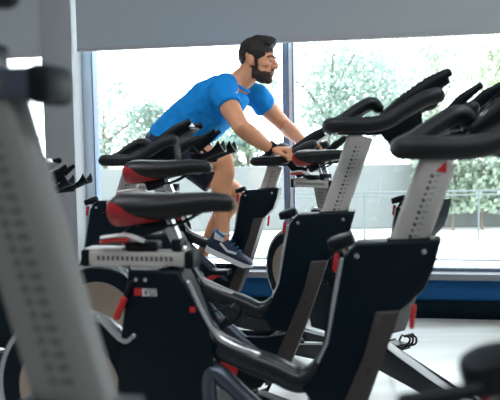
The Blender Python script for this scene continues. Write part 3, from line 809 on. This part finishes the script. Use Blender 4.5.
# sideburn and beard as a thin shell over the jaw
bm = B()
bm.from_mesh(body.data)
kill = []
for f in bm.faces:
    c = HMi @ f.calc_center_median()
    keep = False
    if -.125 < c.z < .035 and abs(c.y) < .09 and c.x > -.045:
        line = -.046 + max(0, .045 - c.x) * .55           # upper edge: low on the cheek, rising to the sideburn
        jaw = c.z < line and c.z > -.118 and c.x > -.010
        side = abs(c.y) > .040 and .006 < c.x < .026 and c.z < .030
        cheek = False
        mous = -.040 < c.z < -.030 and c.x > .085 and abs(c.y) < .030
        lips = -.060 < c.z < -.040 and c.x > .084 and abs(c.y) < .024
        keep = (jaw or side or cheek or mous) and not lips and c.x > -.014
        if c.x < .01 and c.z < -.085: keep = False
        if c.x < .03 and c.z < -.105: keep = False
    if not keep: kill.append(f)
bmesh.ops.delete(bm, geom=kill, context='FACES')
bm.normal_update()
for v in bm.verts: v.co += v.normal * .0018
br = link_mesh('beard', bm, BEARD, person, angle=180)

# T-shirt: inflated torso, two short sleeves
bm = B()
SRs = [(a + .014, b + .016) for a, b in SR]
SPs = [(x, 0, z) for x, z in SP]
SPs[0] = (-.475, 0, 1.075)
SRs[2] = (.172, .140); SRs[3] = (.180, .138); SRs[4] = (.194, .136); SRs[1] = (.176, .137); SRs[0] = (.168, .125); SRs[6] = (.098, .066)
P = catmull(SPs[:6] + [(-.075, 0, 1.392)], 3)
add_tube(bm, P, list(zip(lerp_list([a for a, b in SRs], 3), lerp_list([b for a, b in SRs], 3))), side=(0, 1, 0), seg=28, round_cap=False)
# cloth hanging below the chest
add_tube(bm, [(-.36, 0, 1.10), (-.26, 0, 1.155), (-.14, 0, 1.245), (-.06, 0, 1.315)], [(.13, .06), (.14, .075), (.145, .075), (.12, .06)], seg=22)
for s, sh, el, ln in ((-1, shN, elN, .46), (1, shF, elF, .34)):
    u = el - sh
    add_tube(bm, [(-.10, s * .06, 1.375), (-.08, s * .125, 1.378), sh + Vector((0, 0, .006)), sh + u * .25, sh + u * ln], [.064, .072, .073, .070, .067], side=(1, 0, 0), seg=20, round_cap=False)
ts = remeshed('t_shirt', bm, SHIRT, .007, 5, person)
for v in ts.data.vertices:
    q = v.co
    k = noise.noise(Vector((q.x * 9 + q.z * 7, q.y * 5, q.z * 10 - q.x * 6))) * .010 + noise.noise(Vector((q.x * 26 + 9, q.y * 14, q.z * 26))) * .005
    v.co = q + v.normal * k
# collar band
bm = B()
ring = []
T = Vector((.62, 0, .78)).normalized(); u = Vector((0, 1, 0)); v_ = T.cross(u)
cc = Vector((-.050, 0, 1.408))
pts = [cc + u * (.073 * math.cos(a)) + v_ * (.070 * math.sin(a)) for a in [2 * math.pi * k / 32 for k in range(33)]]
add_tube(bm, pts, .008, side=T, seg=8, round_cap=False); link_mesh('collar', bm, SHIRT, ts)

# shorts
bm = B()
add_tube(bm, [(-.50, 0, 1.03), (-.475, 0, 1.075), (-.435, 0, 1.13)], [(.160, .118), (.172, .132), (.164, .124)], seg=26, round_cap=False)
for s, hip, kn in ((-1, hipN, knN), (1, hipF, knF)):
    u = kn - hip
    add_tube(bm, [hip - u * .12, hip + u * .2 + Vector((0, 0, .008)), hip + u * .45 + Vector((0, 0, .010)), hip + u * .66], [.104, .106, .104, .098], seg=20, round_cap=False)
sh_ = remeshed('shorts', bm, SHORTS, .0075, 4, person)

# shoes: lofted upper, white sole, collar, sock
def shoe(an, pitch):
    FM = Matrix.Translation(an) @ Matrix.Rotation(pitch, 4, 'Y')
    fp = lambda x, y, z: FM @ Vector((x, y, z))
    bm = B()
    xs = [-.062, -.050, -.02, .03, .08, .13, .17, .195, .203]
    hw = [.018, .030, .036, .037, .042, .046, .042, .030, .014]
    tp = [.010, .022, .020, .000, -.028, -.046, -.056, -.066, -.074]
    rings = []
    for x, h, z in zip(xs, hw, tp):
        row = []
        for k in range(16):
            a = 2 * math.pi * k / 16; c, s = math.cos(a), math.sin(a)
            zc, hh = (z - .092) / 2, (z + .092) / 2
            row.append(bm.verts.new(fp(x, h * math.copysign(abs(c) ** .7, c) * (1 if s < 0 else 1 - .25 * s), zc + hh * s)))
        rings.append(row)
    for a, b in zip(rings, rings[1:]):
        for k in range(16): bm.faces.new((a[k], a[(k + 1) % 16], b[(k + 1) % 16], b[k]))
    bm.faces.new(rings[0][::-1]); bm.faces.new(rings[-1])
    so = link_mesh('shoe', bm, NAVYSHOE, person, angle=60)
    bm = B(); out = []
    for x, h in zip([-.068, -.055, -.02, .03, .08, .13, .17, .198, .208], [.016, .033, .040, .040, .045, .050, .046, .033, .012]): out.append((x, h))
    ring = out + [(x, -h) for x, h in out[::-1]]
    top = [bm.verts.new(fp(x, y, -.078 - .006 * max(0, x / .2))) for x, y in ring]; bot = [bm.verts.new(fp(x, y * .95, -.108 + (.012 if x > .17 else 0))) for x, y in ring]
    bm.faces.new(top); bm.faces.new(bot[::-1])
    for k in range(len(ring)): bm.faces.new((top[k], top[(k + 1) % len(ring)], bot[(k + 1) % len(ring)], bot[k]))
    link_mesh('sole', bm, SOLE, so, angle=50)
    bm = B(); add_tube(bm, [fp(-.052, 0, .030), fp(-.03, .036, .024), fp(.012, .038, .010), fp(.030, 0, .018), fp(.012, -.038, .010), fp(-.03, -.036, .024), fp(-.052, 0, .030)], .008, seg=8); link_mesh('shoe_collar', bm, BLUEL, so)
    bm = B()
    for k in range(4): add_tube(bm, [fp(.045 + .022 * k, -.030, -.008 - .011 * k), fp(.05 + .022 * k, 0, -.000 - .011 * k), fp(.045 + .022 * k, .030, -.008 - .011 * k)], .004, seg=6)
    link_mesh('laces', bm, BLUEL, so)
    bm = B()
    for sgn in (1, -1): add_tube(bm, [fp(.01, sgn * .039, -.03), fp(.06, sgn * .042, -.055), fp(.11, sgn * .043, -.05)], [(.003, .007)] * 3, seg=8)
    link_mesh('side_stripe', bm, SOLE, so)
    bm = B(); add_tube(bm, [fp(-.008, 0, -.02), an + Vector((0, 0, .030))], [.041, .0395], seg=18, round_cap=False); link_mesh('sock', bm, SOCK, person)
shoe(anN, rad(20))
shoe(anF, rad(32))

# wrist watch on the near wrist
f = (wrN - elN).normalized(); c = wrN - f * .012
bm = B(); add_tube(bm, [c - f * .013, c + f * .013], .0325, seg=22, round_cap=False); wt = link_mesh('watch', bm, BLACK, person)
upv = Vector((-.2, -.45, .85)); upv = (upv - f * upv.dot(f)).normalized()
bm = B(); q = f.cross(upv)
rot = Matrix((f, q, upv)).transposed()
add_box(bm, c + upv * .034, (.036, .038, .013), rot, .006, 3); link_mesh('watch_face', bm, GLOSS, wt)
